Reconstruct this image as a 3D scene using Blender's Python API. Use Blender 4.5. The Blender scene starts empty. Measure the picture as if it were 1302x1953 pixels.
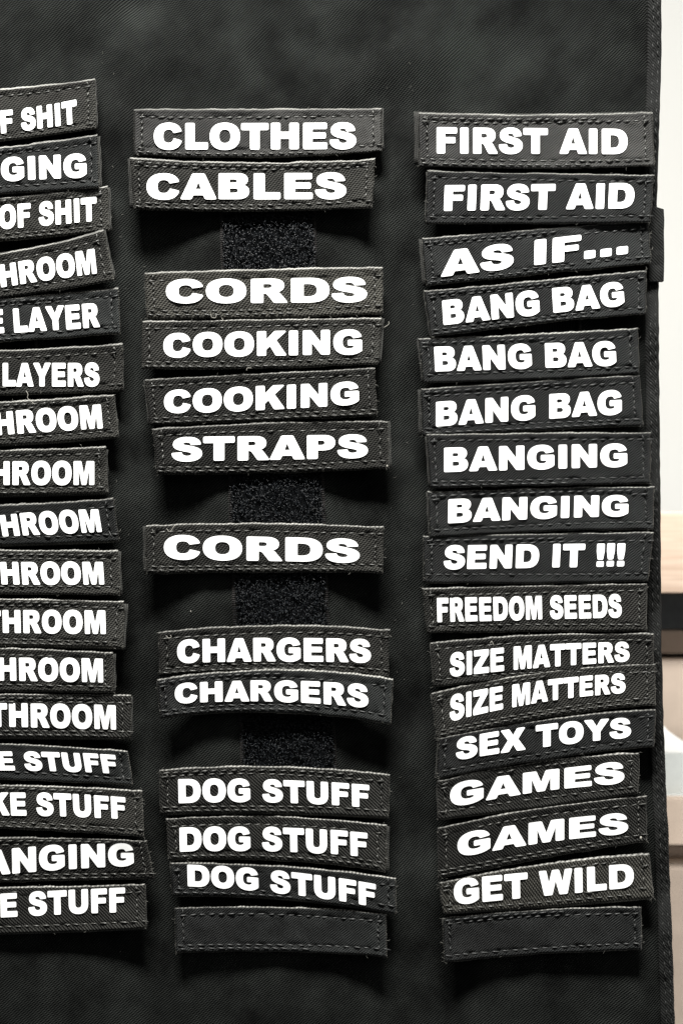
import bpy, math, random
import numpy as np
from mathutils import Vector, Euler
from mathutils.geometry import delaunay_2d_cdt
random.seed(7); rng = np.random.RandomState(11)
scene = bpy.context.scene
COL = scene.collection

# ---------------------------------------------------------------- camera
S = 0.00025          # metres per photograph pixel on the cloth panel
D = 0.60             # camera distance from the panel
cam = bpy.data.cameras.new('camera'); cam_o = bpy.data.objects.new('camera', cam)
COL.objects.link(cam_o)
cam_o.location = (0, -D, 0); cam_o.rotation_euler = (math.pi/2, 0, 0)
cam.sensor_fit = 'VERTICAL'; cam.sensor_height = 36.0
cam.lens = 36.0*D/(1953*S); cam.clip_start = 0.02; cam.clip_end = 50
cam.dof.use_dof = True; cam.dof.focus_distance = D-0.006; cam.dof.aperture_fstop = 11
scene.camera = cam_o

# ---------------------------------------------------------------- light
w = bpy.data.worlds.new('World'); scene.world = w; w.use_nodes = True
bg = w.node_tree.nodes['Background']
bg.inputs[0].default_value = (0.93, 0.97, 1.0, 1); bg.inputs[1].default_value = 0.10

def area(name, loc, target, sx, sy, power, col):
    l = bpy.data.lights.new(name, 'AREA'); l.shape = 'RECTANGLE'
    l.size = sx; l.size_y = sy; l.energy = power; l.color = col
    o = bpy.data.objects.new(name, l); COL.objects.link(o)
    o.location = loc
    o.rotation_euler = (Vector(target)-Vector(loc)).to_track_quat('-Z', 'Y').to_euler()
    return o
area('ceiling_lamp', (-0.08, -0.62, 1.00), (0, 0, 0.0), 0.46, 0.17, 58, (1, 0.985, 0.955))
area('front_fill', (0.9, -1.5, 0.9), (0, 0, 0), 1.2, 0.9, 6, (1, 0.96, 0.90))  # added soft fill from the front, no such lamp seen
area('wall_fill', (1.3, 0.15, 1.3), (0.75, 1.3, 0.1), 0.8, 0.5, 2.2, (1, 0.985, 0.95))  # unseen lamp added to brighten the wall behind
area('sideboard_fill', (0.95, 0.03, -0.42), (0.36, 0.42, -0.24), 0.35, 0.3, 3.9, (1, 0.97, 0.93))  # unseen lamp added to brighten the sideboard fronts
scene.view_settings.view_transform = 'Standard'; scene.view_settings.look = 'None'
scene.view_settings.exposure = 0.0; scene.view_settings.gamma = 1.0
scene.render.engine = 'CYCLES'

# ---------------------------------------------------------------- helpers
def unproj(px, py, h):
    """photograph pixel + height in front of the cloth (m) -> point in the room"""
    k = S*(D-h)/D
    px = np.asarray(px, float); py = np.asarray(py, float)
    return np.stack([(px-651)*k, -np.asarray(h, float)*np.ones_like(px), (976.5-py)*k], -1)
def up1(px, py, h=0.0):
    return Vector(unproj(px, py, h).tolist())

def vnoise(x, y, seed):
    """smooth value noise, arrays"""
    x = np.asarray(x, float); y = np.asarray(y, float)
    xi = np.floor(x).astype(int); yi = np.floor(y).astype(int)
    fx = x-xi; fy = y-yi
    fx = fx*fx*(3-2*fx); fy = fy*fy*(3-2*fy)
    def hsh(a, b):
        n = (a*374761393 + b*668265263 + seed*974711) & 0x7fffffff
        n = ((n ^ (n >> 13))*1274126177) & 0x7fffffff
        return ((n ^ (n >> 16)) & 0xffff)/65535.0*2-1
    return ((hsh(xi, yi)*(1-fx)+hsh(xi+1, yi)*fx)*(1-fy) + (hsh(xi, yi+1)*(1-fx)+hsh(xi+1, yi+1)*fx)*fy)

def link(name, verts, faces, mat, parent=None, origin=None, smooth=True, label=None, kind=None):
    me = bpy.data.meshes.new(name)
    v = np.asarray(verts, float)
    if origin is not None: v = v-np.array(origin)
    me.from_pydata(v.tolist(), [], faces); me.validate(); me.update()
    if smooth: me.polygons.foreach_set('use_smooth', [True]*len(me.polygons))
    if mat: me.materials.append(mat)
    o = bpy.data.objects.new(name, me); COL.objects.link(o)
    if parent: o.parent = parent
    elif origin is not None: o.location = origin
    if label: o['label'] = label
    if kind: o['kind'] = kind
    return o
def thing(name, loc, label, cat, group=None):
    o = bpy.data.objects.new(name, None); COL.objects.link(o); o.location = loc
    o.empty_display_size = 0.01
    o['label'] = label; o['category'] = cat
    if group: o['group'] = group
    return o
def grid_faces(nu, nv, off=0):
    f = []
    for j in range(nv-1):
        for i in range(nu-1):
            a = off+j*nu+i
            f.append((a, a+nu, a+nu+1, a+1))
    return f
def tube(pts, r, sides=5, taper=True):
    pts = [Vector(p) for p in pts]; V = []; F = []; n = len(pts)
    for i, p in enumerate(pts):
        t = (pts[min(i+1, n-1)]-pts[max(i-1, 0)]).normalized()
        a = t.cross(Vector((0, 1, 0)))
        if a.length < 1e-4: a = t.cross(Vector((1, 0, 0)))
        a.normalize(); b = t.cross(a)
        rr = r*(0.35 if taper and i in (0, n-1) else 1.0)
        for k in range(sides):
            an = 2*math.pi*k/sides
            V.append(p+a*(rr*math.cos(an))+b*(rr*math.sin(an)))
    for i in range(n-1):
        for k in range(sides):
            k2 = (k+1) % sides
            F.append((i*sides+k, i*sides+k2, (i+1)*sides+k2, (i+1)*sides+k))
    F.append(tuple(range(sides))[::-1]); F.append(tuple((n-1)*sides+k for k in range(sides)))
    return V, F
class MB:
    def __init__(s): s.v = []; s.f = []
    def add(s, V, F):
        o = len(s.v); s.v += [tuple(p) for p in V]; s.f += [tuple(i+o for i in f) for f in F]
    def box(s, a, b):
        x0, y0, z0 = a; x1, y1, z1 = b
        s.add([(x0,y0,z0),(x1,y0,z0),(x1,y1,z0),(x0,y1,z0),(x0,y0,z1),(x1,y0,z1),(x1,y1,z1),(x0,y1,z1)],
              [(0,3,2,1),(4,5,6,7),(0,1,5,4),(1,2,6,5),(2,3,7,6),(3,0,4,7)])

# ---------------------------------------------------------------- materials
def nodes(name):
    m = bpy.data.materials.new(name); m.use_nodes = True
    nt = m.node_tree; return m, nt, nt.nodes['Principled BSDF']
def twill(name, dark, light, angle, period_px, bump=1.0, rough=0.72, patchy=0.35, spec=0.45, sheen=0.25, rnd=0.0):
    m, nt, b = nodes(name); N = nt.nodes; L = nt.links
    tc = N.new('ShaderNodeTexCoord')
    mp = N.new('ShaderNodeMapping'); mp.inputs['Rotation'].default_value = (0, math.radians(-angle), 0)
    L.new(tc.outputs['Object'], mp.inputs[0])
    wv = N.new('ShaderNodeTexWave'); wv.wave_type = 'BANDS'; wv.bands_direction = 'X'
    wv.inputs['Scale'].default_value = 0.314/(period_px*S)
    wv.inputs['Distortion'].default_value = 1.3; wv.inputs['Detail'].default_value = 1
    wv.inputs['Detail Scale'].default_value = 0.35
    L.new(mp.outputs[0], wv.inputs[0])
    # threads crossing the ribs
    mp2 = N.new('ShaderNodeMapping'); mp2.inputs['Rotation'].default_value = (0, math.radians(-angle-62), 0)
    L.new(tc.outputs['Object'], mp2.inputs[0])
    wv2 = N.new('ShaderNodeTexWave'); wv2.inputs['Scale'].default_value = 0.314/(period_px*0.8*S)
    wv2.inputs['Distortion'].default_value = 2.0; wv2.inputs['Detail Scale'].default_value = 0.4
    L.new(mp2.outputs[0], wv2.inputs[0])
    mx = N.new('ShaderNodeMath'); mx.operation = 'MULTIPLY_ADD'; mx.inputs[1].default_value = 0.45
    L.new(wv2.outputs['Fac'], mx.inputs[0]); L.new(wv.outputs['Fac'], mx.inputs[2])
    fine = N.new('ShaderNodeTexNoise'); fine.inputs['Scale'].default_value = 2600; fine.inputs['Detail'].default_value = 2
    L.new(tc.outputs['Object'], fine.inputs[0])
    ad = N.new('ShaderNodeMath'); ad.operation = 'MULTIPLY_ADD'; ad.inputs[1].default_value = 0.9
    L.new(fine.outputs['Fac'], ad.inputs[0]); L.new(mx.outputs[0], ad.inputs[2])
    # colour of the yarn, worn and dusty in patches
    big = N.new('ShaderNodeTexNoise'); big.inputs['Scale'].default_value = 26; big.inputs['Detail'].default_value = 5
    big.inputs['Roughness'].default_value = 0.65
    L.new(tc.outputs['Object'], big.inputs[0])
    mr = N.new('ShaderNodeMapRange'); mr.inputs[1].default_value = 0.4; mr.inputs[2].default_value = 1.9
    L.new(ad.outputs[0], mr.inputs[0])
    mr2 = N.new('ShaderNodeMapRange'); mr2.inputs[1].default_value = 0.35; mr2.inputs[2].default_value = 0.68
    mr2.inputs[3].default_value = 1-patchy; mr2.inputs[4].default_value = 1+patchy
    L.new(big.outputs['Fac'], mr2.inputs[0])
    mix = N.new('ShaderNodeMix'); mix.data_type = 'RGBA'
    mix.inputs['A'].default_value = (*dark, 1); mix.inputs['B'].default_value = (*light, 1)
    L.new(mr.outputs[0], mix.inputs['Factor'])
    oi = N.new('ShaderNodeObjectInfo')
    rr = N.new('ShaderNodeMapRange'); rr.inputs[3].default_value = 1-rnd; rr.inputs[4].default_value = 1+rnd
    L.new(oi.outputs['Random'], rr.inputs[0])
    mu = N.new('ShaderNodeMath'); mu.operation = 'MULTIPLY'
    L.new(mr2.outputs[0], mu.inputs[0]); L.new(rr.outputs[0], mu.inputs[1])
    sc = N.new('ShaderNodeVectorMath'); sc.operation = 'SCALE'
    L.new(mix.outputs['Result'], sc.inputs[0]); L.new(mu.outputs[0], sc.inputs['Scale'])
    L.new(sc.outputs[0], b.inputs['Base Color'])
    b.inputs['Roughness'].default_value = rough
    b.inputs['Specular IOR Level'].default_value = spec
    b.inputs['Sheen Weight'].default_value = sheen; b.inputs['Sheen Roughness'].default_value = 0.5
    b.inputs['Sheen Tint'].default_value = (0.35, 0.35, 0.32, 1)
    bp = N.new('ShaderNodeBump'); bp.inputs['Strength'].default_value = bump
    bp.inputs['Distance'].default_value = 0.00022
    L.new(ad.outputs[0], bp.inputs['Height']); L.new(bp.outputs[0], b.inputs['Normal'])
    return m
M = {}
M['panel'] = twill('panel_twill', (0.0006, 0.0009, 0.0009), (0.0185, 0.0200, 0.0182), 45, 4.4, 1.8, 0.85, 0.7, 0.07, 0.0)
M['faceA'] = twill('patch_twill_coarse', (0.0010, 0.0010, 0.0009), (0.0315, 0.031, 0.0275), 42, 4.7, 2.0, 0.72, 0.5, 0.12, 0.0, 0.38)
M['faceB'] = twill('patch_twill_right_hand', (0.0013, 0.0013, 0.0012), (0.027, 0.0268, 0.024), -48, 4.7, 2.0, 0.72, 0.5, 0.12, 0.0, 0.38)
M['faceC'] = twill('patch_twill_smooth', (0.0008, 0.0010, 0.0010), (0.0155, 0.0168, 0.0162), 47, 3.8, 1.3, 0.62, 0.8, 0.16, 0.0, 0.42)
M['edge_light'] = twill('painted_lit_fold', (0.03, 0.03, 0.028), (0.27, 0.267, 0.245), 60, 4.0, 1.0, 0.6, 0.75, 0.3, 0.0, 0.3)  # light caught by the top fold, put into the colour
M['edge_light2'] = twill('painted_lit_fold_weak', (0.008, 0.008, 0.007), (0.085, 0.083, 0.073), 60, 4.0, 1.0, 0.7, 0.85, 0.2, 0.0, 0.3)  # weaker painted highlight for the side and bottom folds
M['faceD'] = twill('patch_twill_faded', (0.0016, 0.0016, 0.0014), (0.062, 0.060, 0.051), 40, 5.0, 2.0, 0.7, 0.4, 0.14, 0.0, 0.1)
M['faceE'] = twill('patch_twill_faded_right_hand', (0.0016, 0.0016, 0.0014), (0.064, 0.062, 0.053), -38, 5.0, 2.0, 0.7, 0.4, 0.14, 0.0, 0.1)
M['faceF'] = twill('patch_cloth_greyed', (0.006, 0.006, 0.0055), (0.034, 0.0335, 0.031), 47, 3.8, 1.0, 0.6, 0.7, 0.2, 0.0, 0.1)
M['backing'] = twill('patch_backing', (0.007, 0.007, 0.007), (0.040, 0.040, 0.036), 5, 4.0, 1.0, 0.8, 0.4, 0.15, 0.05)
M['binding'] = twill('edge_binding', (0.003, 0.0033, 0.0033), (0.017, 0.0175, 0.0165), -45, 4.3, 1.0, 0.8, 0.4, 0.1, 0.02)
M['tape'] = twill('loop_tape_base', (0.001, 0.0012, 0.0015), (0.005, 0.0055, 0.006), 0, 5, 1.0, 0.9, 0.3, 0.05, 0.0)
M['selvage'] = twill('tape_selvage', (0.003, 0.003, 0.003), (0.022, 0.020, 0.019), 90, 4, 1.0, 0.8, 0.3, 0.15, 0.05)
def plain(name, col, rough, spec=0.5, noise=0.0, nscale=400, bump=0.0, bscale=None, bdist=0.0002):
    m, nt, b = nodes(name); N = nt.nodes; L = nt.links
    tc = N.new('ShaderNodeTexCoord')
    nz = N.new('ShaderNodeTexNoise'); nz.inputs['Scale'].default_value = nscale; nz.inputs['Detail'].default_value = 4
    L.new(tc.outputs['Object'], nz.inputs[0])
    rp = N.new('ShaderNodeMapRange'); rp.inputs[1].default_value = 0.3; rp.inputs[2].default_value = 0.7
    rp.inputs[3].default_value = 1-noise; rp.inputs[4].default_value = 1+noise
    L.new(nz.outputs['Fac'], rp.inputs[0])
    sc = N.new('ShaderNodeVectorMath'); sc.operation = 'SCALE'; sc.inputs[0].default_value = col
    L.new(rp.outputs[0], sc.inputs['Scale']); L.new(sc.outputs[0], b.inputs['Base Color'])
    b.inputs['Roughness'].default_value = rough; b.inputs['Specular IOR Level'].default_value = spec
    if bump:
        nb = N.new('ShaderNodeTexNoise'); nb.inputs['Scale'].default_value = bscale or nscale; nb.inputs['Detail'].default_value = 3
        L.new(tc.outputs['Object'], nb.inputs[0])
        bp = N.new('ShaderNodeBump'); bp.inputs['Strength'].default_value = bump; bp.inputs['Distance'].default_value = bdist
        L.new(nb.outputs['Fac'], bp.inputs['Height']); L.new(bp.outputs[0], b.inputs['Normal'])
    return m
M['thread'] = plain('grey_black_thread', (0.048, 0.048, 0.043), 0.34, 0.6, 0.5, 900, 0.8, 5000, 0.0001)
M['thread2'] = plain('dark_thread', (0.026, 0.027, 0.026), 0.45, 0.55, 0.5, 900, 0.8, 5000, 0.0001)
M['thread3'] = plain('black_thread', (0.014, 0.0145, 0.0135), 0.5, 0.3, 0.6, 300, 0.8, 5000, 0.0001)
M['fibre'] = plain('frayed_yarn', (0.10, 0.098, 0.086), 0.6, 0.3, 0.5, 900)
M['lint'] = plain('pale_lint', (0.26, 0.25, 0.22), 0.8, 0.2, 0.2, 900)
M['white'] = plain('white_vinyl', (0.88, 0.885, 0.875), 0.55, 0.4, 0.015, 120, 0.25, 2200, 0.00006)
M['pile'] = plain('black_loop_fibre', (0.0062, 0.0075, 0.0090), 0.36, 0.35, 0.8, 500)
M['wall'] = plain('painted_wall', (0.80, 0.80, 0.765), 0.85, 0.2, 0.02, 3, 0.15, 260, 0.0006)
M['black'] = plain('black_lacquer', (0.018, 0.021, 0.022), 0.45, 0.4, 0.25, 300, 0.3, 900)
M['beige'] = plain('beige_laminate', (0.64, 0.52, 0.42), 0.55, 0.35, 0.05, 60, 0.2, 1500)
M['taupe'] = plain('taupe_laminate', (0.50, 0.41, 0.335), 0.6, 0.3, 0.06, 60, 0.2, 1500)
M['brown'] = plain('brown_painted_shade', (0.22, 0.165, 0.125), 0.6, 0.3, 0.1, 90, 0.2, 1500)  # shade under the top board and drawers, put into the colour
M['paper'] = plain('white_card', (0.84, 0.85, 0.835), 0.6, 0.3, 0.01, 40)
M['greycard'] = plain('pale_grey_card', (0.64, 0.67, 0.645), 0.65, 0.3, 0.04, 120, 0.2, 1200)
def wood():
    m, nt, b = nodes('pale_wood'); N = nt.nodes; L = nt.links
    tc = N.new('ShaderNodeTexCoord'); mp = N.new('ShaderNodeMapping'); mp.inputs['Scale'].default_value = (5, 5, 110)
    L.new(tc.outputs['Object'], mp.inputs[0])
    nz = N.new('ShaderNodeTexNoise'); nz.inputs['Scale'].default_value = 3; nz.inputs['Detail'].default_value = 6; nz.inputs['Distortion'].default_value = 0.6
    L.new(mp.outputs[0], nz.inputs[0])
    cr = N.new('ShaderNodeValToRGB'); cr.color_ramp.elements[0].position = 0.3; cr.color_ramp.elements[1].position = 0.72
    cr.color_ramp.elements[0].color = (0.50, 0.37, 0.28, 1); cr.color_ramp.elements[1].color = (0.66, 0.52, 0.41, 1)
    L.new(nz.outputs['Fac'], cr.inputs[0]); L.new(cr.outputs[0], b.inputs['Base Color'])
    b.inputs['Roughness'].default_value = 0.5
    return m
M['wood'] = wood()

# ---------------------------------------------------------------- the room behind
def bpx(px, py, y):
    k = S*(D+y)/D
    return (px-651)*k, (976.5-py)*k
WALL_Y = 1.30
mb = MB(); mb.box((-2.0, WALL_Y, -1.6), (3.0, WALL_Y+0.08, 2.2))
link('wall', mb.v, mb.f, M['wall'], smooth=False, kind='structure')
CY = 0.42
def slab(name, mat, py0, py1, y0, y1, parent, px0=700, px1=2300, bevel=0.0012, origin=None, **kw):
    """a board across the furniture: py0/py1 top and bottom as seen at its front face y0"""
    x0, z1 = bpx(px0, py0, y0); x1, z0 = bpx(px1, py1, y0)
    b = bevel
    prof = [(y0, z0+b), (y0, z1-b), (y0+b*0.3, z1-b*0.3), (y0+b, z1), (y1, z1), (y1, z0), (y0+b, z0), (y0+b*0.3, z0+b*0.3)]
    V = [(x0, p[0], p[1]) for p in prof]+[(x1, p[0], p[1]) for p in prof]
    n = len(prof); F = [(i, i+n, (i+1) % n+n, (i+1) % n) for i in range(n)]+[tuple(range(n)), tuple(range(2*n-1, n-1, -1))]
    return link(name, V, F, mat, parent, origin=origin, smooth=False, **kw)
cb = thing('sideboard', (0.5, CY, -0.45), 'pale sideboard with wooden top board and beige drawers, partly hidden behind the cloth panel', 'sideboard')
og = (0.5, CY, -0.45)
slab('top_board', M['wood'], 976, 1131, CY-0.055, CY+0.19, cb, origin=og, label='pale yellowish wooden board')
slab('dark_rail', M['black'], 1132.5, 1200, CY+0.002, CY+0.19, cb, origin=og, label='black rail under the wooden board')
slab('shade_recess', M['brown'], 1201, 1247, CY+0.006, CY+0.19, cb, origin=og, label='recessed strip with its shade painted brown')
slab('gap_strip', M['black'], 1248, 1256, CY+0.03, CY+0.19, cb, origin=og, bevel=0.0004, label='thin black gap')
slab('drawer_front', M['taupe'], 1257, 1521, CY+0.0, CY+0.19, cb, origin=og, bevel=0.004, label='taupe upper drawer front')
slab('drawer_front', M['beige'], 1522, 1612, CY-0.03, CY+0.19, cb, origin=og, bevel=0.001, label='beige lower drawer front')
slab('shade_recess', M['brown'], 1613, 1645.5, CY+0.0, CY+0.19, cb, origin=og, label='strip under the drawers with its shade painted brown')
slab('base_panel', M['taupe'], 1644, 2100, CY-0.012, CY+0.19, cb, origin=og, bevel=0.006, label='dull taupe base panel')
# leaning white card with a cut corner, and pale grey box below it
yb = CY-0.020
ca = thing('paper_box', (0.30, yb, -0.2), 'pale grey cardboard box with folded white lid flap in front of the drawers', 'box')
oc = (0.30, yb, -0.2)
slab('box_front', M['greycard'], 1436, 1516, yb, yb+0.018, ca, px0=1100, px1=1700, origin=oc, bevel=0.0006, label='pale grey front of the box')
slab('rim', M['paper'], 1516.5, 1520.5, yb-0.002, yb+0.018, ca, px0=1100, px1=1700, origin=oc, bevel=0.0003, label='white bottom rim')
pts = [(1180, 1335), (1265, 1385), (1281, 1403), (1302, 1414), (1360, 1442), (1360, 1435.5), (1180, 1435.5)]
pts = [(1180, 1335), (1266, 1385), (1273, 1394), (1302, 1414), (1338, 1435), (1180, 1435)]
def flap_pt(x, y, d):      # the lid slants away from the front of the box
    yy = yb+0.003+(1435-y)*0.00034+d; a, c = bpx(x, y, yy); return (a, yy, c)
n = len(pts); V = [flap_pt(x, y, 0) for x, y in pts]+[flap_pt(x, y, 0.0012) for x, y in pts]
F = [tuple(range(n)), tuple(range(2*n-1, n-1, -1))]+[(i, (i+1) % n, (i+1) % n+n, i+n) for i in range(n)]
link('flap', V, F, M['paper'], ca, origin=oc, smooth=False, label='white folded flap with slanting edge')

# ---------------------------------------------------------------- the cloth panel
EDGE = [(-400, 1262), (120, 1260), (210, 1257), (300, 1254), (390, 1252), (545, 1255), (700, 1256), (900, 1258), (1130, 1259.5), (1255, 1261),
        (1310, 1263), (1400, 1265), (1500, 1269), (1600, 1274), (1740, 1279), (2000, 1288), (2400, 1300)]
ey = [a for a, b in EDGE]; ex = [b for a, b in EDGE]
def edge_x(py): return np.interp(py, ey, ex)
def panel_h(px, py):
    c = 0.0357*(py-450)
    dt = np.minimum(np.abs(px-512-c), np.minimum(np.abs(px-1015-c*.6), np.abs(px+30-c)))
    free = 0.65+1.05*np.clip((dt-85)/80., 0, 1)      # the sewn tapes hold the cloth flatter
    h = 0.0016*vnoise(px/230., py/260., 3)+0.0021*free*vnoise(px/95.+py/300., py/105., 5)+0.0006*vnoise(px/38., py/46., 8)
    fold = 0.0010*np.exp(-((px-770-0.02*py)/38.)**2)+0.0012*np.exp(-((px-235-0.03*py)/45.)**2)
    return h-0.0018+fold*vnoise(px*0+1.5, py/140., 9)
pn = thing('cloth_panel', (0, 0, -0.27), 'large black twill cloth organiser panel covered in name patches', 'panel')
og = (0, 0, -0.27)
nu, nv = 190, 300
uu, vv = np.meshgrid(np.linspace(0, 1, nu), np.linspace(0, 1, nv))
PY = -330+vv*(2290+330); PX = -420+uu*(edge_x(PY)-8+420)
h = panel_h(PX, PY)
# thickness
Vf = unproj(PX, PY, h).reshape(-1, 3); Vb = Vf.copy(); Vb[:, 1] += 0.0025
F = grid_faces(nu, nv); nb = nu*nv
F += [tuple(i+nb for i in f[::-1]) for f in F]
ring = [i for i in range(nu)]+[j*nu+nu-1 for j in range(1, nv)]+[(nv-1)*nu+i for i in range(nu-2, -1, -1)]+[j*nu for j in range(nv-2, 0, -1)]
for a, b in zip(ring, ring[1:]+ring[:1]): F.append((a, b, b+nb, a+nb))
link('cloth', np.vstack([Vf, Vb]), F, M['panel'], pn, og)
# bound edge: a folded strip sewn over the cloth edge
nl = 420; prof = [(-27, 0.0004), (-26, 0.0012), (-22, 0.0017), (-17.5, 0.0013), (-14, 0.0019), (-10, 0.0019), (-7, 0.0014), (-4, 0.0019), (-1.2, 0.0014), (0, 0.0), (-1.2, -0.002), (-5, -0.0032), (-27, -0.0034)]
py = np.linspace(-330, 2290, nl); V = []
for k, (dx, dh) in enumerate(prof):
    wob = 0.9*vnoise(py/17., py*0+k*0.3, 21)*(1 if dx > -3 else .5)
    x = edge_x(py)+dx+wob
    hh = panel_h(x-10, py)+dh+0.00045*vnoise(py/9., py*0+k*0.5, 22)*(dh > 0)+0.0006
    V.append(unproj(x, py, hh))
V = np.array(V).reshape(-1, 3); npf = len(prof); F = []
for k in range(npf):
    k2 = (k+1) % npf
    for i in range(nl-1): F.append((k*nl+i, k*nl+i+1, k2*nl+i+1, k2*nl+i))
F.append(tuple(k*nl for k in range(npf))[::-1]); F.append(tuple(k*nl+nl-1 for k in range(npf)))
link('edge_binding', V, F, M['binding'], pn, og)
st = MB()
for dx in (-16.5, -7):
    y = -300
    while y < 2280:
        L = random.uniform(11, 14); x = edge_x(y)+dx
        pts = [up1(x+random.uniform(-1, 1)+t*1.4, y+L*t, float(panel_h(x-10, y))+0.0021+0.0004*math.sin(math.pi*t)) for t in (0, .3, .7, 1)]
        st.add(*tube(pts, 0.00028, 5)); y += L+6
link('stitching', st.v, st.f, M['thread3'], pn, og, kind='stuff')
# small side tab
V = []; nn = 14
tabp = [(1243, 393), (1252, 396), (1264, 400), (1266, 406)]
ty = np.linspace(0, 1, 15); tx = np.linspace(0, 1, 8)
TX, TY = np.meshgrid(tx, ty)
px_ = 1236+TX*(1265.5+0.8*vnoise(TY*6, TY*0, 4)-1236); py_ = (390+TX*9)+TY*((536-TX*0)-(390+TX*9))
hh = 0.0012+0.0022*np.sin(TX*math.pi*0.5)*0.2+0.0005*vnoise(TX*4, TY*9, 31)
Vf = unproj(px_, py_, hh).reshape(-1, 3); Vb = Vf.copy(); Vb[:, 1] += 0.003
nu2, nv2 = 8, 15; nb = nu2*nv2
F = grid_faces(nu2, nv2); F += [tuple(i+nb for i in f[::-1]) for f in F]
ring = [i for i in range(nu2)]+[j*nu2+nu2-1 for j in range(1, nv2)]+[(nv2-1)*nu2+i for i in range(nu2-2, -1, -1)]+[j*nu2 for j in range(nv2-2, 0, -1)]
for a, b in zip(ring, ring[1:]+ring[:1]): F.append((a, b, b+nb, a+nb))
link('side_tab', np.vstack([Vf, Vb]), F, M['binding'], pn, og, smooth=False, label='small folded cloth tab on the panel edge')

lf = MB()
for k in range(70):
    x_ = random.choice((random.uniform(190, 262), random.uniform(735, 800), random.uniform(200, 800))); y_ = random.uniform(60, 1900)
    h_ = float(panel_h(np.array(x_), np.array(y_)))+0.0003; an = random.uniform(0, 6.28); L = random.uniform(2, 7); cv = random.uniform(-1.5, 1.5)
    lf.add(*tube([up1(x_+L*t*math.cos(an+cv*t), y_+L*t*math.sin(an+cv*t), h_) for t in (0, .35, .7, 1)], random.uniform(.00005, .00010), 3))
link('lint_fibres', lf.v, lf.f, M['fibre'], pn, og, kind='stuff')
# loop tapes: three vertical strips sewn to the cloth
def tape(cx, half):
    ns = 260; py = np.linspace(222, 1780, ns)
    def strip(name, xa, xb, dh, mat, parent, n=10):
        a = np.linspace(0, 1, n); AA, YY = np.meshgrid(a, py)
        xs = np.interp(YY, [a_ for a_, _ in cx], [b_ for _, b_ in cx])+xa+AA*(xb-xa)
        xs = xs+0.8*vnoise(YY/13., AA*3, 41)
        rim = np.minimum(AA, 1-AA)*(n-1) < 0.5
        hh = panel_h(xs, YY)+np.where(rim, -0.0004, dh)
        return link(name, unproj(xs, YY, hh).reshape(-1, 3), grid_faces(n, ns), mat, parent, og)
    t = strip('loop_tape', -half+6, half-6, 0.0013, M['tape'], pn, 14)
    strip('selvage', -half-1, -half+8, 0.0010, M['selvage'], t, 5)
    strip('selvage', half-8, half, 0.0010, M['selvage'], t, 5)
    return t
CX2 = [(-330, 497), (450, 512), (950, 528), (1150, 535), (1430, 550), (2290, 585)]
tape([(-330, -60), (600, -20), (1000, -5), (1700, 45), (2290, 70)], 92)
t2 = tape(CX2, 92)
tape([(-330, 1010), (600, 1020), (1000, 1025), (1700, 1040), (2290, 1055)], 88)
pile = MB()
for (ya, yb_) in ((396, 532), (888, 1012), (1078, 1210), (1348, 1484)):
    for i in range(int((yb_-ya)*12)):
        py_ = random.uniform(ya, yb_); cx = float(np.interp(py_, [a for a, _ in CX2], [b for _, b in CX2]))
        px_ = cx+random.uniform(-88, 88)
        base = float(panel_h(px_, py_))+0.0011; an = random.uniform(0, 6.283); R = random.uniform(2.6, 6.0)
        hgt = random.uniform(0.0008, 0.0026); a0 = random.uniform(-.3, .6); pts = []
        ca_, sa_ = math.cos(an), math.sin(an); tl = random.uniform(-2, 2)
        for t in (0, .2, .4, .6, .8, 1):
            th = math.pi*(a0+t*(1.15))
            r1 = R*math.cos(th)
            pts.append(up1(px_+ca_*r1-sa_*tl*t, py_+sa_*r1+ca_*tl*math.sin(th), base+hgt*max(-.2, math.sin(th))+0.0002))
        pile.add(*tube(pts, random.uniform(0.00008, 0.00017), 3, False))
link('loop_pile', pile.v, pile.f, M['pile'], t2, og, kind='stuff')

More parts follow.
